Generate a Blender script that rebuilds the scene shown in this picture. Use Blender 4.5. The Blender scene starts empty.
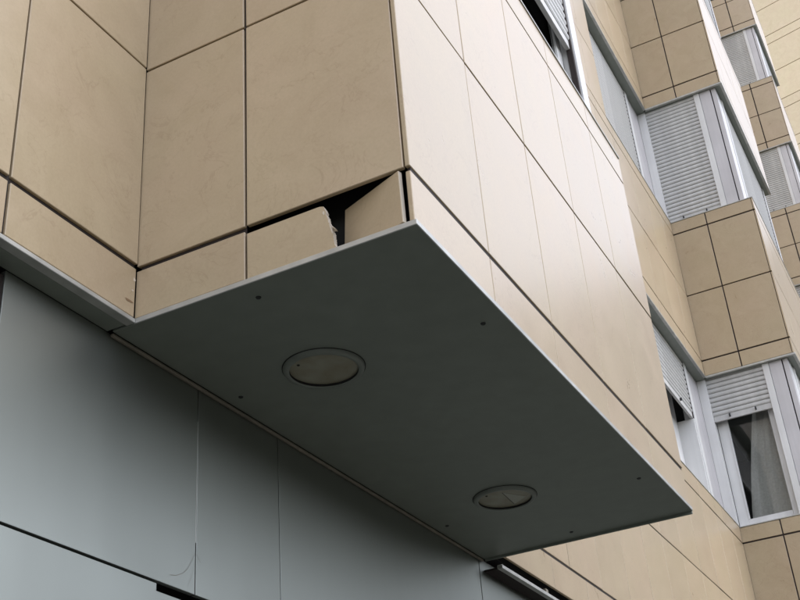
import bpy, bmesh, math, random
from mathutils import Matrix, Vector
rnd = random.Random(7)
scene = bpy.context.scene
col = scene.collection

# ------------------------------------------------------------------ camera
# lengths below are in "modules" of 1.45 m measured from the camera point; EYE is the eye height
S, EYE = 1.45, 1.60
def W(x, y, z):
    return Vector((S * x, S * y, EYE + S * z))
cam = bpy.data.cameras.new('camera')
cam.sensor_width = 36.0
cam.lens = 53.247
cam.clip_start, cam.clip_end = 0.05, 3000.0
camo = bpy.data.objects.new('camera', cam)
col.objects.link(camo)
R0 = Vector((0.882826, 0.464272, -0.071208)); R1 = Vector((-0.290628, 0.420840, -0.859319)); R2 = Vector((-0.368990, 0.779324, 0.506459))
mw = Matrix(((R0.x, -R1.x, -R2.x), (R0.y, -R1.y, -R2.y), (R0.z, -R1.z, -R2.z))).to_4x4()
mw.translation = W(0, 0, 0)
camo.matrix_world = mw
scene.camera = camo

# ------------------------------------------------------------------ sky, sun, exposure
SUN_EL, SUN_AZ = math.radians(66), math.radians(72)     # azimuth clockwise from +Y
wd = bpy.data.worlds.new('World'); scene.world = wd; wd.use_nodes = True
nt = wd.node_tree; nt.nodes.clear()
sky = nt.nodes.new('ShaderNodeTexSky'); sky.sky_type = 'NISHITA'; sky.sun_disc = False
sky.sun_elevation = SUN_EL; sky.sun_rotation = SUN_AZ
sky.air_density = 1.0; sky.dust_density = 1.0; sky.ozone_density = 1.0
hsv = nt.nodes.new('ShaderNodeHueSaturation'); hsv.inputs['Saturation'].default_value = 0.38   # thin overcast veil
bg = nt.nodes.new('ShaderNodeBackground'); bg.inputs['Strength'].default_value = 0.15
wo = nt.nodes.new('ShaderNodeOutputWorld')
nt.links.new(sky.outputs[0], hsv.inputs['Color']); veil = nt.nodes.new('ShaderNodeVectorMath'); veil.operation = 'MULTIPLY'; veil.inputs[1].default_value = (1.012, 0.990, 1.0)   # faintly lilac cloud
nt.links.new(hsv.outputs[0], veil.inputs[0]); nt.links.new(veil.outputs[0], bg.inputs['Color']); nt.links.new(bg.outputs[0], wo.inputs['Surface'])
sl = bpy.data.lights.new('sun', 'SUN'); sl.energy = 0.5; sl.angle = math.radians(30); sl.color = (1.0, 0.97, 0.94)
so = bpy.data.objects.new('sun', sl); col.objects.link(so)
sd = Vector((math.sin(SUN_AZ) * math.cos(SUN_EL), math.cos(SUN_AZ) * math.cos(SUN_EL), math.sin(SUN_EL)))
so.rotation_euler = sd.to_track_quat('Z', 'Y').to_euler(); so.location = (20, -10, 30)
scene.view_settings.view_transform = 'Standard'
scene.view_settings.look = 'None'
scene.view_settings.exposure = 1.76
scene.view_settings.gamma = 1.0
scene.view_settings.use_curve_mapping = False
scene.cycles.max_bounces = 8

# ------------------------------------------------------------------ materials
def mat(name, base, rough=0.5, metal=0.0, spec=0.5):
    m = bpy.data.materials.new(name); m.use_nodes = True
    b = m.node_tree.nodes['Principled BSDF']
    b.inputs['Base Color'].default_value = (*base, 1); b.inputs['Roughness'].default_value = rough
    b.inputs['Metallic'].default_value = metal; b.inputs['Specular IOR Level'].default_value = spec
    return m, m.node_tree, b
def nd(t, typ, **kw):
    n = t.nodes.new(typ)
    for k, v in kw.items():
        if k in n.inputs: n.inputs[k].default_value = v
        else: setattr(n, k, v)
    return n
def ramp(t, fac, stops):
    r = t.nodes.new('ShaderNodeValToRGB'); e = r.color_ramp.elements
    while len(e) < len(stops): e.new(0.5)
    for i, (p, c) in enumerate(stops):
        e[i].position = p; e[i].color = (*c, 1) if len(c) == 3 else c
    t.links.new(fac, r.inputs[0]); return r
def mixc(t, blend, fac, a, b):
    m = t.nodes.new('ShaderNodeMix'); m.data_type = 'RGBA'; m.blend_type = blend
    for s, v in (('Factor', fac), ('A', a), ('B', b)):
        i = [q for q in m.inputs if q.name == s and q.enabled][0] if s != 'Factor' else m.inputs[0]
        if hasattr(v, 'links') or hasattr(v, 'is_linked'): t.links.new(v, i)
        else: i.default_value = v
    return [o for o in m.outputs if o.enabled][0]
def stone_mat(name, c0, c1, vein, rough):
    m, t, b = mat(name, c0, rough, 0.0, 0.68)
    tc = nd(t, 'ShaderNodeTexCoord'); oi = nd(t, 'ShaderNodeObjectInfo')
    mul = nd(t, 'ShaderNodeMath', operation='MULTIPLY'); t.links.new(oi.outputs['Random'], mul.inputs[0]); mul.inputs[1].default_value = 57.0
    add = nd(t, 'ShaderNodeVectorMath', operation='ADD'); t.links.new(tc.outputs['Object'], add.inputs[0]); t.links.new(mul.outputs[0], add.inputs[1])
    v = add.outputs[0]
    cloud = nd(t, 'ShaderNodeTexNoise', Scale=5.5, Detail=7.0, Roughness=0.66, Distortion=0.9); t.links.new(v, cloud.inputs['Vector'])
    base = ramp(t, cloud.outputs['Fac'], [(0.32, c0), (0.68, c1)]).outputs[0]
    tone = nd(t, 'ShaderNodeTexNoise', Scale=2.1, Detail=3.0, Roughness=0.6); t.links.new(v, tone.inputs['Vector'])
    tr_ = ramp(t, tone.outputs['Fac'], [(0.35, (1.0, 1.005, 0.985)), (0.65, (1.015, 0.992, 1.005))]).outputs[0]
    base = mixc(t, 'MULTIPLY', 1.0, base, tr_)
    # thin wandering veins
    vn = nd(t, 'ShaderNodeTexNoise', Scale=6.5, Detail=10.0, Roughness=0.60, Distortion=0.8); t.links.new(v, vn.inputs['Vector'])
    sb = nd(t, 'ShaderNodeMath', operation='SUBTRACT'); t.links.new(vn.outputs['Fac'], sb.inputs[0]); sb.inputs[1].default_value = 0.5
    ab = nd(t, 'ShaderNodeMath', operation='ABSOLUTE'); t.links.new(sb.outputs[0], ab.inputs[0])
    vr = ramp(t, ab.outputs[0], [(0.0, (1, 1, 1)), (0.012, (0, 0, 0))]).outputs[0]
    msk = nd(t, 'ShaderNodeTexNoise', Scale=5.0, Detail=2.0); t.links.new(v, msk.inputs['Vector'])
    mr = ramp(t, msk.outputs['Fac'], [(0.40, (0, 0, 0)), (0.62, (1, 1, 1))]).outputs[0]
    mm = nd(t, 'ShaderNodeMath', operation='MULTIPLY'); t.links.new(vr, mm.inputs[0]); t.links.new(mr, mm.inputs[1])
    m3 = nd(t, 'ShaderNodeMath', operation='MULTIPLY'); t.links.new(mm.outputs[0], m3.inputs[0]); m3.inputs[1].default_value = 0.24
    c = mixc(t, 'MIX', m3.outputs[0], base, (*vein, 1))
    # fine speckle
    sp = nd(t, 'ShaderNodeTexNoise', Scale=140.0, Detail=3.0); t.links.new(v, sp.inputs['Vector'])
    sr = ramp(t, sp.outputs['Fac'], [(0.3, (0.965, 0.96, 0.955)), (0.7, (1.03, 1.03, 1.03))]).outputs[0]
    c = mixc(t, 'MULTIPLY', 1.0, c, sr)
    # slab to slab variation
    hv = nd(t, 'ShaderNodeHueSaturation'); t.links.new(c, hv.inputs['Color'])
    mr2 = nd(t, 'ShaderNodeMapRange'); t.links.new(oi.outputs['Random'], mr2.inputs[0]); mr2.inputs[3].default_value = 0.965; mr2.inputs[4].default_value = 1.035
    t.links.new(mr2.outputs[0], hv.inputs['Value'])
    t.links.new(hv.outputs[0], b.inputs['Base Color'])
    # honed surface: gloss uneven, slightly wavy
    rr = nd(t, 'ShaderNodeMapRange'); t.links.new(cloud.outputs['Fac'], rr.inputs[0]); rr.inputs[3].default_value = rough - 0.05; rr.inputs[4].default_value = rough + 0.09
    t.links.new(rr.outputs[0], b.inputs['Roughness'])
    bp = nd(t, 'ShaderNodeBump', Strength=0.05, Distance=0.001); t.links.new(sp.outputs['Fac'], bp.inputs['Height'])
    t.links.new(bp.outputs[0], b.inputs['Normal'])
    return m
STONE = stone_mat('beige_limestone', (0.402, 0.314, 0.198), (0.445, 0.351, 0.228), (0.22, 0.14, 0.075), 0.28)
STONEY = stone_mat('yellow_limestone', (0.66, 0.515, 0.31), (0.72, 0.58, 0.365), (0.40, 0.28, 0.14), 0.45)
def sheet_mat(name, base, rough, metal, wob=0.004, dirt=0.12):
    m, t, b = mat(name, base, rough, metal)
    tc = nd(t, 'ShaderNodeTexCoord')
    n1 = nd(t, 'ShaderNodeTexNoise', Scale=2.2, Detail=4.0); t.links.new(tc.outputs['Object'], n1.inputs['Vector'])
    mp = nd(t, 'ShaderNodeMapping'); mp.inputs['Scale'].default_value = (14, 14, 0.7); t.links.new(tc.outputs['Object'], mp.inputs[0])
    n2 = nd(t, 'ShaderNodeTexNoise', Scale=1.0, Detail=5.0); t.links.new(mp.outputs[0], n2.inputs['Vector'])
    md = nd(t, 'ShaderNodeMath', operation='MULTIPLY'); t.links.new(n1.outputs['Fac'], md.inputs[0]); t.links.new(n2.outputs['Fac'], md.inputs[1])
    lo = tuple(c * (1 - dirt * 1.6) for c in base); hi = tuple(min(1, c * (1 + dirt)) for c in base)
    r = ramp(t, md.outputs[0], [(0.12, lo), (0.42, hi)])
    t.links.new(r.outputs[0], b.inputs['Base Color'])
    rr = nd(t, 'ShaderNodeMapRange'); t.links.new(n1.outputs['Fac'], rr.inputs[0]); rr.inputs[3].default_value = rough - 0.07; rr.inputs[4].default_value = rough + 0.1
    t.links.new(rr.outputs[0], b.inputs['Roughness'])
    n3 = nd(t, 'ShaderNodeTexNoise', Scale=1.6, Detail=1.5); t.links.new(tc.outputs['Object'], n3.inputs['Vector'])
    bp = nd(t, 'ShaderNodeBump', Strength=0.5, Distance=wob); t.links.new(n3.outputs['Fac'], bp.inputs['Height']); t.links.new(bp.outputs[0], b.inputs['Normal'])
    return m
SHEET = sheet_mat('grey_metal_sheet', (0.300, 0.314, 0.286), 0.44, 0.9, 0.005, 0.012)
SOFFIT = sheet_mat('dark_grey_soffit_paint', (0.202, 0.220, 0.186), 0.40, 0.1, 0.008, 0.06)
TRIM = sheet_mat('anodised_trim', (0.47, 0.465, 0.43), 0.4, 0.4, 0.001, 0.15)
BEAD = sheet_mat('brownish_sealant_bead', (0.22, 0.195, 0.15), 0.6, 0.0, 0.001, 0.2)
PVC = sheet_mat('white_window_frame', (0.68, 0.67, 0.655), 0.35, 0.0, 0.001, 0.08)
POST = sheet_mat('lilac_grey_post_panel', (0.545, 0.525, 0.53), 0.4, 0.1, 0.002, 0.08)
SLAT = sheet_mat('grey_shutter_slat', (0.53, 0.52, 0.50), 0.45, 0.1, 0.001, 0.10)
BACK = mat('dark_cavity_backing', (0.018, 0.017, 0.016), 0.9)[0]
BRACKET = mat('black_steel_bracket', (0.04, 0.04, 0.042), 0.5, 0.6)[0]
RUBBER_AND_SHADE = mat('brown_black_gasket_and_shade', (0.022, 0.014, 0.011), 0.85)[0]  # gaskets and joints, also the painted shade of one soffit sheet
ROOM = mat('dim_room_plaster', (0.22, 0.22, 0.22), 0.9)[0]
FRACT = mat('pale_fractured_stone', (0.60, 0.53, 0.43), 0.85)[0]
SCREW = mat('dark_screw_head', (0.03, 0.03, 0.03), 0.5, 0.5)[0]
def curtain_mat():
    m, t, b = mat('sheer_curtain', (0.42, 0.45, 0.46), 0.9)
    tc = nd(t, 'ShaderNodeTexCoord'); n = nd(t, 'ShaderNodeTexNoise', Scale=60.0, Detail=3.0); t.links.new(tc.outputs['Object'], n.inputs['Vector'])
    r = ramp(t, n.outputs['Fac'], [(0.3, (0.62, 0.60, 0.565)), (0.7, (0.76, 0.74, 0.70))]); t.links.new(r.outputs[0], b.inputs['Base Color'])
    return m
CURTAIN = curtain_mat()
def glass_mat():
    m = bpy.data.materials.new('window_glass'); m.use_nodes = True; t = m.node_tree; t.nodes.clear()
    o = nd(t, 'ShaderNodeOutputMaterial'); g = nd(t, 'ShaderNodeBsdfGlossy', Roughness=0.03); tr = nd(t, 'ShaderNodeBsdfTransparent')
    tr.inputs['Color'].default_value = (0.86, 0.87, 0.865, 1)
    fr = nd(t, 'ShaderNodeFresnel', IOR=1.5); mx = nd(t, 'ShaderNodeMixShader')
    t.links.new(fr.outputs[0], mx.inputs[0]); t.links.new(tr.outputs[0], mx.inputs[1]); t.links.new(g.outputs[0], mx.inputs[2]); t.links.new(mx.outputs[0], o.inputs['Surface'])
    return m
GLASS = glass_mat()
def diffuser_mat():
    m, t, b = mat('dusty_lamp_glass', (0.30, 0.285, 0.225), 0.35)
    tc = nd(t, 'ShaderNodeTexCoord'); n = nd(t, 'ShaderNodeTexNoise', Scale=14.0, Detail=5.0); t.links.new(tc.outputs['Object'], n.inputs['Vector'])
    r = ramp(t, n.outputs['Fac'], [(0.3, (0.21, 0.18, 0.115)), (0.7, (0.30, 0.29, 0.22))]); t.links.new(r.outputs[0], b.inputs['Base Color'])
    return m
DIFF = diffuser_mat()
RING = sheet_mat('painted_lamp_ring', (0.185, 0.20, 0.172), 0.38, 0.1, 0.001, 0.1)
def ground_mat():
    m, t, b = mat('street_pavement', (0.25, 0.24, 0.23), 0.85)
    tc = nd(t, 'ShaderNodeTexCoord'); n = nd(t, 'ShaderNodeTexNoise', Scale=1.5, Detail=8.0); t.links.new(tc.outputs['Object'], n.inputs['Vector'])
    r = ramp(t, n.outputs['Fac'], [(0.3, (0.045, 0.045, 0.038)), (0.7, (0.075, 0.075, 0.065))]); t.links.new(r.outputs[0], b.inputs['Base Color'])
    return m
GROUND = ground_mat()

# ------------------------------------------------------------------ builders
WL = {}                                  # world location of each object (parents are never rotated)
def link(o, loc, parent=None):
    col.objects.link(o); WL[o.name] = Vector(loc)
    if parent is not None:
        o.parent = parent; o.location = Vector(loc) - WL[parent.name]
    else: o.location = loc
    return o
def empty(name, loc):
    o = bpy.data.objects.new(name, None); o.empty_display_size = 0.3; return link(o, loc)
def tag(o, label=None, cat=None, group=None, kind=None):
    for k, v in (('label', label), ('category', cat), ('group', group), ('kind', kind)):
        if v: o[k] = v
    return o
BOXES = {}
def box_mesh(dx, dy, dz, m, bev):
    key = (round(dx, 4), round(dy, 4), round(dz, 4), m.name, bev)
    if key in BOXES: return BOXES[key]
    bm = bmesh.new(); bmesh.ops.create_cube(bm, size=1.0)
    bmesh.ops.scale(bm, vec=(dx, dy, dz), verts=bm.verts)
    if bev: bmesh.ops.bevel(bm, geom=bm.edges[:], offset=min(bev, 0.3 * min(dx, dy, dz)), segments=1, affect='EDGES', profile=0.5)
    me = bpy.data.meshes.new('box'); bm.to_mesh(me); bm.free(); me.materials.append(m)
    BOXES[key] = me; return me
def box(name, x0, x1, y0, y1, z0, z1, m, parent=None, bev=0.0012, jit=0.0):
    a, b = W(x0, y0, z0), W(x1, y1, z1); d = b - a
    o = bpy.data.objects.new(name, box_mesh(abs(d.x), abs(d.y), abs(d.z), m, bev))
    link(o, (a + b) / 2, parent)
    if jit:
        o.rotation_euler = [math.radians(rnd.gauss(0, jit)) for _ in range(3)]
    return o
def mesh_obj(name, verts, faces, m, parent=None, loc=None, smooth=False):
    loc = Vector(loc) if loc is not None else sum((Vector(v) for v in verts), Vector()) / len(verts)
    me = bpy.data.meshes.new(name); me.from_pydata([tuple(Vector(v) - loc) for v in verts], [], faces); me.update()
    me.materials.append(m)
    if smooth:
        for p in me.polygons: p.use_smooth = True
    return link(bpy.data.objects.new(name, me), loc, parent)
class Joined:                            # many boxes in one mesh, for pieces out of the photograph's sight
    def __init__(s): s.v, s.f = [], []
    def box(s, x0, x1, y0, y1, z0, z1):
        n = len(s.v)
        for x in (x0, x1):
            for y in (y0, y1):
                for z in (z0, z1): s.v.append(W(x, y, z))
        s.f += [tuple(n + i for i in q) for q in ((0, 1, 3, 2), (4, 6, 7, 5), (0, 4, 5, 1), (2, 3, 7, 6), (0, 2, 6, 4), (1, 5, 7, 3))]
    def build(s, name, m, parent):
        if s.v: return tag(mesh_obj(name, s.v, s.f, m, parent), kind='stuff')

T = 0.0085                                # slab thickness
CAV = 0.034                              # face of the slabs to the backing
XS, XR, XG = -1.1346, -0.606, -1.187     # recessed wall, bay side, ground-floor metal wall
F1, LEN, F2, F3 = 1.3558, 1.526, 6.569, 13.52
FH = 2.057
XIN = -2.3                               # rear of the rooms
GZ = -EYE / S

# ------------------------------------------------------------------ setting
g = mesh_obj('ground', [Vector((-400, -400, 0)), Vector((400, -400, 0)), Vector((400, 400, 0)), Vector((-400, 400, 0))], [(0, 1, 2, 3)], GROUND, loc=(0, 0, 0))
tag(g, kind='structure')

bld = tag(empty('apartment_building', W(XS, F1, GZ)), 'apartment block clad in beige stone slabs with projecting bays above grey metal ground floor', 'building')
hidden = Joined(); hidden_slats = Joined()

def slab_x(parent, xf, y0, y1, z0, z1, show, sg=1):        # slab facing +X, outer face at xf
    if show: return box('stone_panel', xf - T, xf, y0, y1, z0, z1, STONE, parent, 0.0016, 0.07)
    hidden.box(xf - T, xf, y0, y1, z0, z1)
def slab_y(parent, yf, x0, x1, z0, z1, show):              # slab facing -Y, outer face at yf
    if show: return box('stone_panel', x0, x1, yf, yf + T, z0, z1, STONE, parent, 0.0016, 0.07)
    hidden.box(x0, x1, yf, yf + T, z0, z1)
def grid(f, parent, face, cs, zs, gc, gz, show, skip=()):
    """slabs between the column lines cs and the row lines zs, joint widths gc / gz (one per line)"""
    for i in range(len(cs) - 1):
        for j in range(len(zs) - 1):
            if (i, j) in skip: continue
            f(parent, face, cs[i] + gc[i] / 2, cs[i + 1] - gc[i + 1] / 2, zs[j] + gz[j] / 2, zs[j + 1] - gz[j + 1] / 2, show)

# ---- shutters
def slat_mesh(length, pitch, axis):
    key = ('slat', round(length, 4), round(pitch, 4), axis)
    if key in BOXES: return BOXES[key]
    h = pitch * 0.5; d = pitch * 0.30
    prof = [(-h * .98, 0.0), (-h * .86, d * .60), (-h * .45, d), (h * .2, d * .95), (h * .75, d * .5), (h * .98, -d * .1)]
    v, fc = [], []
    for s in (-.5, .5):
        for (z, o) in prof:
            v.append((s * length, -o, z) if axis == 'x' else (o, s * length, z))
    n = len(prof)
    for i in range(n - 1):
        q = (i, i + 1, n + i + 1, n + i)
        fc.append(q)
    fc += [tuple(range(n)), tuple(range(n, 2 * n))]
    me = bpy.data.meshes.new('slat'); me.from_pydata(v, [], fc); me.update(); me.materials.append(SLAT)
    bm = bmesh.new(); bm.from_mesh(me); bmesh.ops.recalc_face_normals(bm, faces=bm.faces); bm.to_mesh(me); bm.free()
    BOXES[key] = me; return me
def shutter(win, axis, a0, a1, plane, z0, z1, show=True, pitch=0.0300, hooks=True):
    """rolled-down slatted blind between a0 and a1; plane is its front line; z0 is the bottom of its end rail"""
    rail = 0.034
    if axis == 'x': box('bottom_rail', a0, a1, plane - .004, plane + .010, z0, z0 + rail, SLAT, win)
    else: box('bottom_rail', plane - .010, plane + .004, a0, a1, z0, z0 + rail, SLAT, win)
    z = z0 + rail + pitch / 2; J = Joined()
    me = slat_mesh((a1 - a0) * S, pitch * S, axis)
    while z - pitch / 2 < z1:
        c = W((a0 + a1) / 2, plane, z) if axis == 'x' else W(plane, (a0 + a1) / 2, z)
        if show: link(bpy.data.objects.new('slat', me), c, win)
        else:
            for v in me.vertices: J.v.append(v.co + c)
            n = len(J.v) - len(me.vertices)
            for p in me.polygons: J.f.append(tuple(n + i for i in p.vertices))
        z += pitch
    if not show: J.build('slats', SLAT, win)
    # black sheet right behind the blind so that no light leaks between the slats
    if axis == 'x': box('blind_lining', a0 + .002, a1 - .002, plane + .012, plane + .015, z0 + rail, z1 - .002, BACK, win, 0)
    else: box('blind_lining', plane - .015, plane - .012, a0 + .002, a1 - .002, z0 + rail, z1 - .002, BACK, win, 0)
    if hooks:
        for t in (.28, .73):
            c = a0 + (a1 - a0) * t
            if axis == 'x': stop = box('stopper', c - .004, c + .004, plane - .018, plane - .0045, z0 + .012, z0 + .030, BRACKET, win)
            else: stop = box('stopper', plane + .0045, plane + .016, c - .004, c + .004, z0 + .010, z0 + .026, BRACKET, win)

def bay_window(F, dx, zs, zt, drop, show, hooks=True):
    """corner glazing of a bay between sill zs and soffit zt; drop = bottom of the blinds"""
    xs, xr, E = XS + dx, XR + dx, F + LEN
    yp = F + .026; xp = xr - .050
    w = empty('window', W(xp, yp, zs)); w.parent = bld; w.location = W(xp, yp, zs) - WL[bld.name]; WL[w.name] = W(xp, yp, zs)
    b = lambda n, *a, **k: box(n, *a, parent=w, **k)
    # ---- front
    b('guide_rail', xs - .0640, xs - .011, yp - .006, yp + .05, zs, zt, PVC)
    b('guide_rail', xs + .331, xs + .369, yp - .006, yp + .05, zs, zt, PVC)
    b('post_panel', xs + .371, xs + .444, yp - .002, yp + .05, zs, zt, POST)
    b('gasket', xs + .4445, xs + .450, yp + .006, yp + .05, zs, zt, RUBBER_AND_SHADE)
    shutter(w, 'x', xs - .010, xs + .330, yp + .010, drop, zt, show, hooks=hooks)
    if drop > zs + .1:
        yg = yp + .060
        b('sash_frame', xs - .010, xs + .046, yg, yg + .03, zs + .004, zt, PVC)
        b('sash_frame', xs + .293, xs + .330, yg, yg + .03, zs + .004, zt, PVC)
        b('sash_frame', xs + .0465, xs + .2925, yg, yg + .03, zs + .004, zs + .058, PVC)
        b('sash_bead', xs - .010, xs + .330, yg - .009, yg - .001, zs + .002, zs + .026, PVC)
        b('sash_bead', xs + .0465, xs + .054, yg - .004, yg + .02, zs + .0585, zt, PVC)
        b('pane', xs + .0465, xs + .2925, yg + .012, yg + .016, zs + .050, zt, GLASS, bev=0)
        # curtain drawn aside inside
        V, Fc = [], []; n = 46
        for i in range(n + 1):
            t = i / n
            for k in range(9):
                s = k / 8
                lean = .16 * (s ** 1.3)
                x = xs + .05 + lean * 1.2 + t * (.30 - lean)
                y = yg + .085 + .007 * math.sin(t * 21 + s * 2.5) + .002 * math.sin(t * 57 + s * 3)
                V.append(W(x, y, zs + .03 + s * (zt - zs - .06)))
        for i in range(n):
            for k in range(8): Fc.append((i * 9 + k, i * 9 + k + 1, i * 9 + k + 10, i * 9 + k + 9))
        mesh_obj('curtain', V, Fc, CURTAIN, w, smooth=True)
    else:
        b('sash_frame', xs - .010, xs + .330, yp + .032, yp + .05, zs, zt, BACK)
    # ---- corner and side
    b('corner_post', xs + .451, xp + .002, yp + .002, yp + .05, zs, zt, POST)
    b('corner_post', xp - .03, xp + .003, yp + .0505, yp + .150, zs, zt, PVC)
    b('guide_rail', xp - .03, xp + .010, yp + .1505, yp + .180, zs, zt, PVC)
    y0, y1 = yp + .1805, E - .135
    b('gasket', xp - .012, xp + .006, y1 + .001, y1 + .012, zs, zt, RUBBER_AND_SHADE)
    b('guide_rail', xp - .03, xp + .012, y1 + .0125, y1 + .050, zs, zt, PVC)
    b('corner_post', xp - .03, xp + .002, y1 + .0505, E - .030, zs, zt, PVC)
    b('rear_panel', xs - .02, xp - .002, E - .028, E - .004, zs, zt, POST)
    return w, xp, y0, y1

def bay(F, dx, n, zrow, show, trimh=.010, gz=None, gcF=None, gcR=None, skipF=()):
    """one storey-high stone band of a bay: backing, slabs, bottom trim"""
    xs, xr, E = XS + dx, XR + dx, F + LEN
    zb, zs = zrow[0], zrow[-1]
    core = box('spandrel_band', XIN, xr - CAV, F + CAV + .03, E - .02, zb + .014, zs - .004, BACK, bld, 0)
    gz = gz or [0.004, .0095, .0075, .0095, .002]
    z = [zb + trimh + .002] + list(zrow[1:-1]) + [zs - .002]
    cF = [xs - .004, xs + .2225, xr - T - .0018]
    gcF = gcF or [.006, .007, .002]
    cR = [F] + [F + LEN * i / 5 for i in range(1, 5)] + [E]
    gcR = gcR or [0, .0035, .0035, .0035, .0035, 0]
    grid(slab_y, core, F, cF, z, gcF, gz, show, skipF)
    grid(slab_x, core, xr, cR, z, gcR, gz, show and F < 10)      # the far bay's side shows only as a sliver
    box('joint_filler', xr - T * .8, xr - .0020, F + .006, E - .004, z[0] + .004, z[-1] - .004, RUBBER_AND_SHADE, core, 0)
    if n or F > 2: box('joint_filler', xs + .001, xr - T - .008, F + .0045, F + T * .8, z[0] + .004, z[-1] - .004, RUBBER_AND_SHADE, core, 0)
    # rear face and sill
    box('sill', xs, xr + .003, F - .003, F + .06, zs - .0015, zs + .0045, TRIM, core)
    box('sill', xr - .06, xr + .003, F + .0605, E, zs - .0015, zs + .0045, TRIM, core)
    box('end_cladding', xs - .02, xr - T - .003, E - .016, E - .002, zb + trimh + .002, zs - .002, SHEET, core)
    # edge trim and soffit sheet
    box('edge_trim', xs, xr + .005, F - .005, F + .012, zb - .0015, zb + trimh, TRIM, core)
    box('edge_trim', xr - .012, xr + .005, F + .0122, E, zb - .0015, zb + trimh, TRIM, core)
    if n: box('soffit_sheet', xs - .10, xr - .0125, F + .0125, E - .003, zb, zb + .009, SOFFIT, core)
    return core

# ---- bay 1 (the near corner box)
Z1 = [1.0, 1.1096, 1.5575, 2.0125, 2.107]
def rows(n): b = 1.0 + FH * n; return [b, b + .114, b + .571, b + 1.029, b + 1.120]
b1 = bay(F1, 0, 0, Z1, True, trimh=.0085, gz=[.002, .0098, .0044, .0044, .002], gcF=[.003, .0048, .002], gcR=[0, .0026, .0030, .0026, .0026, 0], skipF={(1, 0)})
box('joint_filler', XS - .004, XR - T - .008, F1 + .0055, F1 + T * .8, 1.1185, 2.100, RUBBER_AND_SHADE, b1, 0)
box('joint_filler', XS + .004, -.9135, F1 + .0055, F1 + T * .8, 1.013, 1.1175, RUBBER_AND_SHADE, b1, 0)
bay(F1, 0, 1, rows(1), False); bay(F1, 0, 2, rows(2), False); bay(F1, 0, 3, rows(3), False); bay(F1, 0, 4, rows(4), False)

# broken slab of the bottom row: left piece still in place, its right edge snapped off
key = [(1.0985, -.7700), (1.0962, -.7640), (1.0900, -.7610), (1.0730, -.7578), (1.0580, -.7545), (1.0460, -.7500), (1.0300, -.7475), (1.0105, -.7455)]
er = random.Random(11); edge = []
for (za, xa), (zb2, xb) in zip(key[:-1], key[1:]):
    m_ = max(2, int((za - zb2) / .0022))
    for q in range(m_):
        u = q / m_; edge.append((za + (zb2 - za) * u, xa + (xb - xa) * u + er.gauss(0, .00045)))
edge.append(key[-1])
front = [(-.9096, 1.0105), (-.9096, 1.0985)] + [(x, z) for z, x in edge]
V = [W(x, F1, z) for x, z in front] + [W(x + (er.gauss(.0004, .0006) if 1 < i else 0), F1 + T, z) for i, (x, z) in enumerate(front)]
n = len(front)
Fc = [tuple(range(n)), tuple(range(2 * n - 1, n - 1, -1))] + [(i, n + i, n + (i + 1) % n, (i + 1) % n) for i in range(n)]
o = mesh_obj('stone_panel', V, Fc, STONE, b1); o.data.materials.append(FRACT)
for k, p in enumerate(o.data.polygons):
    if k >= 4 and k < 2 + n - 1: p.material_index = 1
bm = bmesh.new(); bm.from_mesh(o.data); bmesh.ops.recalc_face_normals(bm, faces=bm.faces); bm.to_mesh(o.data); bm.free()
tag(o, 'stone panel of the bottom row with its right end snapped off')
# pale chips along the break and a splinter sticking out of it
def chip(parent, pts, th=.0012):
    V = [W(x, F1 - .0004, z) for x, z in pts] + [W(x, F1 + th, z) for x, z in pts]; n = len(pts)
    return mesh_obj('chip_scar', V, [tuple(range(n)), tuple(range(2 * n - 1, n - 1, -1))] + [(i, n + i, n + (i + 1) % n, (i + 1) % n) for i in range(n)], FRACT, parent)
chip(o, [(-.7660, 1.0840), (-.7640, 1.0875), (-.7622, 1.0860), (-.7618, 1.0815), (-.7635, 1.0795)])
chip(o, [(-.7530, 1.0530), (-.7500, 1.0478), (-.7488, 1.0395), (-.7500, 1.0400), (-.7520, 1.0470)])
mesh_obj('splinter', [W(-.7525, F1 + .004, 1.0580), W(-.7500, F1 + .001, 1.0535), W(-.7395, F1 - .004, 1.0410), W(-.7530, F1 + .010, 1.0500), W(-.7400, F1 + .001, 1.0400)], [(0, 1, 2), (0, 2, 3), (1, 3, 4, 2), (0, 3, 1), (2, 4, 3)], FRACT, o)
# steel behind the missing corner
box('bracket', -.6205, -.6185, F1 + .012, F1 + .05, 1.010, 1.112, BRACKET, b1)
box('bracket', -.7470, -.7400, F1 + .052, F1 + .058, 1.012, 1.108, BRACKET, b1)
for zz in (1.024, 1.034, 1.044, 1.054): box('anchor_bolt', -.7395, -.7365, F1 + .048, F1 + .0515, zz, zz + .004, TRIM, b1)
# the loose piece: pushed in at its left, hanging out of line at the corner
TL, BL, TR, BR = (-.7465, 1.396, 1.1062), (-.7520, 1.394, 1.005), (-.6268, 1.3552, 1.1115), (-.6246, 1.3530, 1.0122)
fv = [W(*BL), W(*BR), W(*TR), W(*TL)]
nrm = (fv[1] - fv[0]).cross(fv[3] - fv[0]).normalized()
if nrm.y > 0: nrm = -nrm
V = fv + [v - nrm * T * S for v in fv]
loose = mesh_obj('stone_slab', V, [(0, 1, 2, 3), (7, 6, 5, 4), (0, 4, 5, 1), (1, 5, 6, 2), (2, 6, 7, 3), (3, 7, 4, 0)], STONE)
loose.data.materials.append(FRACT); loose.data.polygons[3].material_index = 1; loose.data.polygons[5].material_index = 1
bm = bmesh.new(); bm.from_mesh(loose.data); bmesh.ops.recalc_face_normals(bm, faces=bm.faces)
bmesh.ops.bevel(bm, geom=bm.edges[:], offset=.0012, segments=1, affect='EDGES'); bm.to_mesh(loose.data); bm.free()
tag(loose, 'loose tilted piece of beige stone slab in the dark gap at the box corner', 'stone slab')

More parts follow.
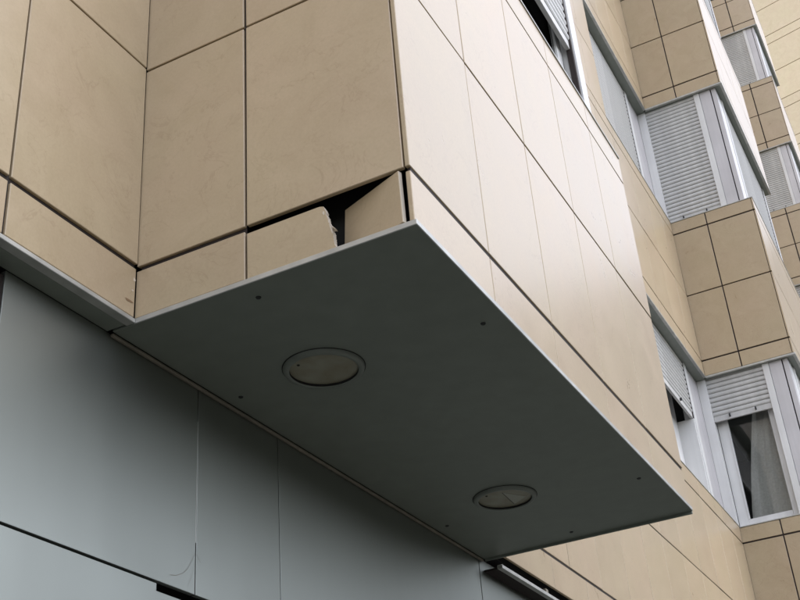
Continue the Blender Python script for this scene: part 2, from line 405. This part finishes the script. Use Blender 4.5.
# ---- soffit of the near box
soff = box('soffit', XG + .0075, XR + .0045, F1 - .0045, F1 + LEN, .9985 - .0005, 1.0035, SOFFIT, bld, 0.002)
def disc(name, cx, cy, z, r, h, m, parent, seg=14):
    bm = bmesh.new(); bmesh.ops.create_cone(bm, cap_ends=True, segments=seg, radius1=r * S * .8, radius2=r * S, depth=h * S)
    me = bpy.data.meshes.new(name); bm.to_mesh(me); bm.free(); me.materials.append(m)
    return link(bpy.data.objects.new(name, me), W(cx, cy, z), parent)
for cx, cy in ((-.915, 1.3955), (-1.1455, 1.6826), (-.6444, 1.690), (-.6456, 2.5775), (-.908, 2.8297), (-1.1439, 2.580)):
    disc('screw', cx, cy, .9972, .0050, .0020, SCREW, soff)
# edge of the soffit sheet along the far end (darker folded lip)
box('folded_lip', XG + .01, XR + .002, F1 + LEN + .0005, F1 + LEN + .006, .992, 1.012, SOFFIT, soff)

# ---- downlights
def lathe(name, prof, c, m, parent, seg=56):
    V, Fc = [], []
    for i in range(seg):
        a = 2 * math.pi * i / seg
        for r, z in prof: V.append(Vector(c) + Vector((r * S * math.cos(a), r * S * math.sin(a), z * S)))
    k = len(prof)
    for i in range(seg):
        for j in range(k - 1):
            Fc.append((i * k + j, i * k + j + 1, ((i + 1) % seg) * k + j + 1, ((i + 1) % seg) * k + j))
    return mesh_obj(name, V, Fc, m, parent, loc=c, smooth=True)
def downlight(cx, cy, label, shard):
    r0 = .0755
    t = tag(empty('downlight', W(cx, cy, .998)), label, 'downlight', 'round downlights recessed in the dark soffit')
    c = W(cx, cy, .998)
    lathe('seal', [(r0 + .0012, .0002), (r0 + .0012, -.0012), (r0 - .002, -.0012)], c, BACK, t)
    lathe('trim_ring', [(r0, -.0004), (r0 - .0012, -.0052), (r0 - .0035, -.0078), (r0 - .0075, -.0085), (r0 - .0112, -.0080), (r0 - .0122, -.0070)], c, RING, t)
    lathe('recess_wall', [(r0 - .0122, -.0069), (r0 - .0124, -.0006)], c, BACK, t)
    d = lathe('lamp_glass', [(r0 - .0124, -.0022), (r0 - .02, -.0028), (r0 - .035, -.0032), (.0005, -.0034)], c, DIFF, t)
    disc('screw', cx - .030, cy - .040, .9945, .0030, .0016, SCREW, t, 10)
    if shard:
        zt, zb_ = .9943, .9925          # a lifted, paler triangle of the cracked glass, dark line along one edge
        a, b_, e = (cx + .010, cy - .038), (cx + .046, cy + .018), (cx + .006, cy + .044)
        PALE = mat('pale_lamp_glass_break', (0.34, 0.335, 0.27), 0.3)[0]
        mesh_obj('cracked_glass_facet', [W(*a, zt), W(*b_, zt), W(*e, zb_), W(*a, zt + .002), W(*b_, zt + .002), W(*e, zt + .002)], [(0, 1, 2), (3, 5, 4), (0, 3, 4, 1), (1, 4, 5, 2), (2, 5, 3, 0)], PALE, t)
        mesh_obj('crack_line', [W(a[0] - .0018, a[1], .9943), W(a[0], a[1], .9940), W(e[0], e[1], .9922), W(e[0] - .0028, e[1], .9943)], [(0, 1, 2, 3)], SCREW, t)
    return t
downlight(-.9557, 1.671, 'round recessed downlight nearer the broken stone corner, larger in view', False)
downlight(-.9480, 2.489, 'round recessed downlight at the far end of soffit with cracked glass', True)

# ---- ground-floor metal wall
mwall = box('metal_wall', XIN, XG - .045, -3.0, F3 + 2, GZ, .985, BACK, bld, 0)
def mp(y0, y1, z0, z1, x=XG, m=SHEET):
    return box('metal_panel', x - .010, x, y0, y1, z0, z1, m, mwall, 0.0008, 0.03)
ZT = .9984
p1 = mp(1.1115, 1.6043, .6085, ZT); mp(1.6072, 1.8728, .6085, ZT); mp(1.8752, 2.8605, .6085, ZT); mp(2.8640, 3.86, .6085, ZT)
mp(3.864, 4.86, .6085, ZT); mp(4.864, 6.5, .6085, ZT); mp(6.504, 8.1, .6085, ZT)
mp(.50, 1.085, .6085, ZT); mp(-.5, .496, .6085, ZT); mp(-1.5, -.504, .6085, ZT); mp(-3.0, -1.504, .6085, ZT)
mp(1.1115, 1.502, GZ + .03, .6040); mp(.50, 1.085, GZ + .03, .6040); mp(-.5, .496, GZ + .03, .6040); mp(-1.5, -.504, GZ + .03, .6040); mp(-3.0, -1.504, GZ + .03, .6040)
mp(1.5035, 2.8605, GZ + .03, .5975, XG - .012); mp(2.8640, 5.2, GZ + .03, .5975, XG - .012); mp(5.204, 8.1, GZ + .03, .5975, XG - .012)
box('joint_strip', XG - .008, XG - .0008, 1.6048, 1.6066, .70, .93, TRIM, mwall, 0)
box('return_lip', XG - .010, XG - .0012, 1.6045, 1.6069, .6085, .66, RUBBER_AND_SHADE, mwall, 0)
# bead between soffit and metal wall
box('sealant_bead', XG + .0004, XG + .0082, F1 - .002, F1 + LEN, .9915, .9978, BEAD, mwall, 0.003)
box('joint_filler', XG - .0085, XG - .0030, -2.9, 8.0, .612, .990, RUBBER_AND_SHADE, mwall, 0)
# hairline cracks in the paint at the joint
def hairline(pts, w=.0007):
    V, Fc = [], []
    for y, z in pts: V += [W(XG + .0006, y, z - w), W(XG + .0006, y, z + w)]
    for i in range(len(pts) - 1): Fc.append((2 * i, 2 * i + 1, 2 * i + 3, 2 * i + 2))
    return mesh_obj('hairline_crack', V, Fc, BEAD, mwall)
hairline([(1.603, .680), (1.598, .672), (1.592, .662), (1.583, .648), (1.570, .637), (1.552, .629), (1.535, .626)], .0004)
hairline([(1.603, .666), (1.599, .650), (1.594, .636), (1.588, .626), (1.584, .618)], .00035)
hairline([(1.608, .680), (1.613, .674), (1.619, .668)], .0004)

# ---- left wall (recessed plane) coming towards the viewer
def wall_band(y0, y1, z0, z1):
    return box('wall', XIN, XS - CAV, y0, y1, z0, z1, BACK, bld, 0)
lw = wall_band(-3.0, F1 + .05, 1.012, 12.0)
cL = [F1 - .0015] + [1.0500 - .3055 * i for i in range(0, 14)]
cL = cL[::-1]
ZL = [1.0105, 1.1125, 1.5620, 2.0125, 2.46, 2.91, 3.06]
gL = [.002, .0100, .0040, .0040, .004, .004, .004]
for i in range(len(cL) - 1):
    for j in range(len(ZL) - 1):
        y0, y1 = cL[i], cL[i + 1]
        near = y1 > .6 and j < 4
        gy = .0055 if j == 0 else .0040
        slab_x(lw, XS, y0 + gy / 2, y1 - (gy / 2 if i < len(cL) - 2 else (.0025 if j == 0 else .0005)), ZL[j] + gL[j] / 2, ZL[j + 1] - gL[j + 1] / 2, near)
for k in range(14):
    z0 = 3.062 + k * .64
    for i in range(len(cL) - 1): hidden.box(XS - T, XS, cL[i] + .002, cL[i + 1] - .002, z0, z0 + .636)
box('joint_filler', XS - T * .8, XS - .0050, -2.9, F1 - .004, 1.016, 3.0, RUBBER_AND_SHADE, lw, 0)
box('edge_trim', XS - .014, XS + .0045, -3.0, F1 - .0056, .9985, 1.0070, TRIM, lw)
box('soffit_sheet', XG + .0005, XS - .0145, -3.0, F1 - .0090, .9990, 1.006, SOFFIT, lw)
# a rust-brown stain and two specks of plaster on the corner slab
def blot(name, cy, cz, ry, rz, m, k=9, ph=0.):
    V = [W(XS + .0004, cy + ry * math.cos(a) * (1 + .3 * math.sin(3 * a + ph)), cz + rz * math.sin(a) * (1 + .25 * math.sin(2 * a + ph))) for a in (2 * math.pi * i / k for i in range(k))]
    return mesh_obj(name, V, [tuple(range(k))], m, lw)
STAIN = mat('rusty_stain', (0.22, 0.135, 0.07), 0.8)[0]
blot('stain', 1.336, 1.0375, .0100, .0026, STAIN, 11, 1.0)
blot('plaster_speck', 1.3445, 1.061, .0028, .0020, FRACT, 8, .4); blot('plaster_speck', 1.3475, 1.084, .0030, .0040, FRACT, 8, 2.)

# ---- recessed walls between the bays
def recess(y0, y1, n, yw, cols, strip_cols, show, jcols=()):
    """one storey of recessed wall: stone band, then stone jamb up to yw and a window from yw to y1"""
    r = rows(n) if n else [1.0, 1.1095, 1.5665, 2.0263, 2.1250]
    zn = 1.0 + FH * (n + 1)
    core = wall_band(y0 - .018, y1 + .06, r[0] + .012, r[-1] - .004)
    slab = lambda p, f, a, b, c, d, sh: slab_x(p, f, a, b, c, d, sh and (n == 0 or b > 4.6))   # the rest stands behind the near bay
    zz = [r[0] + (.0065 if n == 0 else .0110)] + r[1:-1] + [r[-1] - .002]
    gz = [0, .0085 if n == 0 else .007, .0055, .0075, 0]
    grid(slab, core, XS, cols, zz[1:-1], [.003] * len(cols), gz[1:-1], show)
    grid(slab, core, XS, strip_cols, zz[:2], [.0035] * len(strip_cols), gz[:2], show)
    grid(slab, core, XS, strip_cols, zz[-2:], [.0035] * len(strip_cols), gz[-2:], show)
    box('joint_filler', XS - T * .8, XS - .0022, cols[0] + .004, cols[-1] - .004, zz[0] + .004, zz[-1] - .004, RUBBER_AND_SHADE, core, 0)
    box('sill', XS - .07, XS + .003, yw, y1 + .05, r[-1] - .0015, r[-1] + .0035, TRIM, core)
    if n: 
        box('edge_trim', XS - .012, XS + .0035, y0 + .002, y1 - .0055, r[0] - .0015, r[0] + .0085, TRIM, core)
        box('soffit_sheet', XS - .085, XS - .0122, yw - .02, y1 + .06, r[0], r[0] + .008, SOFFIT, core)
    # jamb
    jc = wall_band(y0 - .018, yw - .006, r[-1], zn + .011)
    jz = [r[-1] + .003, r[-1] + .452, zn - .004]
    grid(slab, jc, XS, [c for c in cols if c < yw - .05] + [yw], jz, [.003] * 40, [.002, .005, .002], show)
    box('reveal', XS - .075, XS - T - .001, yw - .0055, yw - .001, r[-1] + .003, zn - .003, SHEET, jc)
    return r[-1], zn
c1 = [2.866, 3.155, 3.467, 3.780, 4.095, 4.410, 4.725, 5.040, 5.355, 5.668, 5.980, 6.295, F2 - .003]
s1 = [2.866, 3.302, 3.610, 3.920, 4.230, 4.535, 4.840, 5.100, 5.380, 5.660, 6.155, F2 - .003]
YW = 5.302
def recess_window(zs, zn, drop, y1, show, open_=False):
    xw = -1.200
    w = empty('window', W(xw, YW, zs)); w.parent = bld; w.location = W(xw, YW, zs) - WL[bld.name]; WL[w.name] = W(xw, YW, zs)
    b = lambda n, *a, **k: box(n, *a, parent=w, **k)
    b('guide_rail', xw - .05, xw + .008, YW, YW + .035, zs + .002, zn, PVC)
    shutter(w, 'y', YW + .036, 6.272, xw - .006, drop, zn, show)
    b('gasket', xw - .02, xw + .003, 6.2725, 6.282, drop, zn, RUBBER_AND_SHADE)
    if open_: b('guide_rail', xw - .12, xw + .002, 6.2725, 6.282, zs + .002, drop - .001, PVC)
    b('guide_rail', xw - .05, xw + .008, 6.2825, 6.335, zs + .002, zn, PVC)
    b('post_panel', xw - .03, xw + .001, 6.3355, y1 + .019, zs + .002, zn, POST)
    if open_:
        xg = xw - .105
        b('sash_frame', xg - .02, xg + .004, YW + .036, YW + .09, zs + .004, zn, PVC)
        b('sash_frame', xg - .02, xg + .010, 5.965, 6.272, zs + .004, zn, PVC)
        b('gasket', xg - .01, xg + .012, 5.952, 5.9645, zs + .004, zn, RUBBER_AND_SHADE)
        b('sash_frame', xg - .02, xg + .008, 5.885, 5.9515, zs + .004, zn, PVC)
        b('sash_frame', xg - .02, xg + .004, YW + .0905, 5.8845, zs + .004, zs + .06, PVC)
        b('pane', xg - .009, xg - .006, YW + .0905, 5.8845, zs + .06, zn, GLASS, bev=0)
    else:
        b('sash_frame', xw - .05, xw - .03, YW + .036, 6.272, zs + .004, zn, BACK)
for n in range(3):
    zs, zn = recess(F1 + LEN, F2, n, YW, c1, s1, True)
    recess_window(zs, zn, 2.700 if n == 0 else zs + .004, F2, n < 2, n == 0)
for n in range(3, 5):
    zs, zn = recess(F1 + LEN, F2, n, YW, c1, s1, False); recess_window(zs, zn, zs + .004, F2, False)
# under the first recessed wall: dark slot, then the metal edge of its own soffit
box('edge_trim', XS - .012, XS + .003, F1 + LEN + .008, F2, .9655, .9760, TRIM, mwall)
box('soffit_sheet', XG + .0005, XS - .0122, F1 + LEN + .010, F2, .9660, .9715, RUBBER_AND_SHADE, mwall)  # soffit's deep shade put into its colour, gasket dark instead of soffit paint
for y in (3.225, 4.4, 5.6): box('bracket', XS - .03, XS - .002, y, y + .018, .978, .990, BEAD, mwall)
# second recess, behind bay 2
c2 = [F2 + LEN + .31 * i for i in range(17)] + [F3 - .003]
for n in range(6):
    r = rows(n); zn = 1.0 + FH * (n + 1)
    wall_band(F2 + LEN - .018, F3 + .06, r[0] + .012, zn + .0115)
    for j in range(4):
        for i in range(len(c2) - 1): hidden.box(XS - T, XS, c2[i] + .002, c2[i + 1] - .002, r[j] + .006, r[j + 1] - .006)
    for i in range(len(c2) - 1): hidden.box(XS - T, XS, c2[i] + .002, c2[i + 1] - .002, r[4] + .004, zn - .004)

# ---- windows of bay 1
def side_blind(w, xp, y0, y1, drop, zt, show, hooks=True): shutter(w, 'y', y0, y1, xp - .004, drop, zt, show, hooks=hooks)
w, xp, y0, y1 = bay_window(F1, 0, Z1[-1] + .005, 1 + FH, Z1[-1] + .01, False)
side_blind(w, xp, y0, y1, 2.462, 1 + FH, True)
box('sash_frame', xp - .045, xp - .025, y0, y0 + .05, 2.113, 2.9, PVC, w); box('sash_frame', xp - .045, xp - .028, y1 - .045, y1, 2.113, 2.9, PVC, w)
box('sash_frame', xp - .045, xp - .028, 2.02, 2.06, 2.113, 2.9, PVC, w)
box('pane', xp - .038, xp - .035, y0 + .0505, 2.0195, 2.113, 2.9, GLASS, w, 0); box('pane', xp - .038, xp - .035, 2.0605, y1 - .0455, 2.113, 2.9, GLASS, w, 0)
for n in (1, 2, 3):
    zs = rows(n)[-1] + .005; zn = 1 + FH * (n + 1)
    w, xp, y0, y1 = bay_window(F1, 0, zs, zn, zs + .004, False); side_blind(w, xp, y0, y1, zs + .004, zn, False)

# ---- bay 2
for n in range(5): bay(F2, 0, n, rows(n), n < 3, gcF=[.006, .0075, .003])
for n in range(4):
    zs = rows(n)[-1] + .005; zn = 1 + FH * (n + 1)
    w, xp, y0, y1 = bay_window(F2, 0, zs, zn, 2.780 if n == 0 else zs + .003, n < 2)
    side_blind(w, xp, y0, y1, zs + .003, zn, n == 1)
# ---- bay 3
for n in range(6): bay(F3, .02, n, rows(n), n in (3, 4, 5), gz=[.004, .013, .010, .013, .002], gcF=[.010, .014, .003])
for n in range(5):
    zs = rows(n)[-1] + .005; zn = 1 + FH * (n + 1)
    w, xp, y0, y1 = bay_window(F3, .02, zs, zn, zs + .003, False)
    side_blind(w, xp, y0, y1, zs + .003, zn, False)
hidden.build('stone_cladding', STONE, bld)

# ------------------------------------------------------------------ far building, turned a little
FB = Vector((-0.752751, 21.987118, 0)); ang = math.atan2(-.217, .976)
far = bpy.data.objects.new('far_building', None); col.objects.link(far)
far.location = W(FB.x, FB.y, GZ); far.rotation_euler = (0, 0, ang)
FJOINT = mat('brown_joint_mortar', (0.16, 0.10, 0.055), 0.9)[0]
WINGM = sheet_mat('added_wing_render', (0.36, 0.36, 0.37), 0.8, 0.0)  # for the added wing, grey to cool what the stone reflects
tag(far, 'bright yellowish stone clad building standing behind the last bay', 'building')
def fbox(name, u0, u1, v0, v1, z0, z1, m, parent, bev=.002):
    d = Vector((u1 - u0, v1 - v0, z1 - z0)) * S
    o = bpy.data.objects.new(name, box_mesh(d.x, d.y, d.z, m, bev)); col.objects.link(o); o.parent = parent
    o.location = Vector(((u0 + u1) / 2 * S, (v0 + v1) / 2 * S, EYE + (z0 + z1) / 2 * S)) if parent is far else Vector(((u0 + u1) / 2 * S, (v0 + v1) / 2 * S, EYE + (z0 + z1) / 2 * S)) - parent.location
    return o
fcore = fbox('wall', -5.0, 1.14, .012, 6.0, GZ, 25.0, FJOINT, far, 0)
fbox('wall', 1.15, 13.0, .051, 6.0, GZ, 12.5, BACK, far, 0)  # unseen lower wing, added to shape reflections in the stone faces
zl = [15.137, 15.915, 16.160, 16.935, 17.700, 17.935, 18.705, 19.48]
full = list(zl)
while full[0] > 0: full = [full[0] - (.775, .775, .240)[len(full) % 3]] + full
full += [19.72, 20.49, 21.26, 21.50, 22.3, 23.1, 24.0, 25.0]
rest = []
us = [-5 + .001, -3.9, -2.75, -1.55, 1.15, 2.35, 3.55, 4.75, 5.95, 7.15, 8.35, 9.55, 10.75, 13.0]
Vv, Ff, Wv, Wf = [], [], [], []
for i in range(len(us) - 1):
    for j in range(len(full) - 1):
        if us[i] > 1.1 and full[j + 1] > 12.7: continue
        a, b2, c, d = us[i] + .005, us[i + 1] - .005, full[j] + .007, full[j + 1] - .007
        if us[i] > -2 and us[i] < 1 and 13 < full[j] < 20: fbox('stone_panel', a, b2, 0, .03, c, d, STONEY, fcore)
        else:
            LV, LF = (Wv, Wf) if us[i] > 1.1 else (Vv, Ff)
            n0 = len(LV)
            for x in (a, b2):
                for y in (0, .03):
                    for z in (c, d): LV.append(Vector((x * S, y * S, EYE + z * S)) - fcore.location)
            LF += [tuple(n0 + q for q in t) for t in ((0, 1, 3, 2), (4, 6, 7, 5), (0, 4, 5, 1), (2, 3, 7, 6), (0, 2, 6, 4), (1, 5, 7, 3))]
me = bpy.data.meshes.new('stone_cladding'); me.from_pydata([tuple(v) for v in Vv], [], Ff); me.update(); me.materials.append(STONEY)
o = bpy.data.objects.new('stone_cladding', me); col.objects.link(o); o.parent = fcore; o['kind'] = 'stuff'
me = bpy.data.meshes.new('added_wing_cladding'); me.from_pydata([tuple(v) for v in Wv], [], Wf); me.update(); me.materials.append(WINGM)
o = bpy.data.objects.new('added_wing_cladding', me); col.objects.link(o); o.parent = fcore; o['kind'] = 'stuff'

# ------------------------------------------------------------------ unseen hedge across the street, put in to darken the metal wall under the soffit
LEAF = mat('added_hedge_leaf', (0.055, 0.085, 0.028), 0.6)[0]
hv, hf = [], []
hr = random.Random(3)
for k in range(42000):
    y = hr.uniform(-14, 30); ztop = 4.2 + .4 * math.sin(y * .9) + .3 * math.sin(y * 2.3 + 1)
    z = hr.uniform(.1, 1) ** .8 * ztop; x = 11.5 + hr.gauss(0, .75) * (1 - .35 * z / ztop)
    c = Vector((x, y, z)); d1 = Vector((hr.gauss(0, 1), hr.gauss(0, 1), hr.gauss(0, 1))).normalized(); d2 = d1.orthogonal().normalized()
    L, Wd = hr.uniform(.14, .26), hr.uniform(.09, .15); n0 = len(hv)
    hv += [c - d1 * L, c + d2 * Wd, c + d1 * L, c - d2 * Wd]; hf.append((n0, n0 + 1, n0 + 2, n0 + 3))
added_hedge = mesh_obj('added_hedge', hv, hf, LEAF, loc=(11.5, 8, 0))
tag(added_hedge, kind='stuff')
for k in range(12):
    y = -13 + k * 3.7
    bmh = bmesh.new(); bmesh.ops.create_cone(bmh, cap_ends=True, segments=8, radius1=.14, radius2=.05, depth=3.0)
    me = bpy.data.meshes.new('added_hedge_stem'); bmh.to_mesh(me); bmh.free(); me.materials.append(BEAD)
    link(bpy.data.objects.new('added_hedge_stem', me), (11.5, y, 1.5), added_hedge)
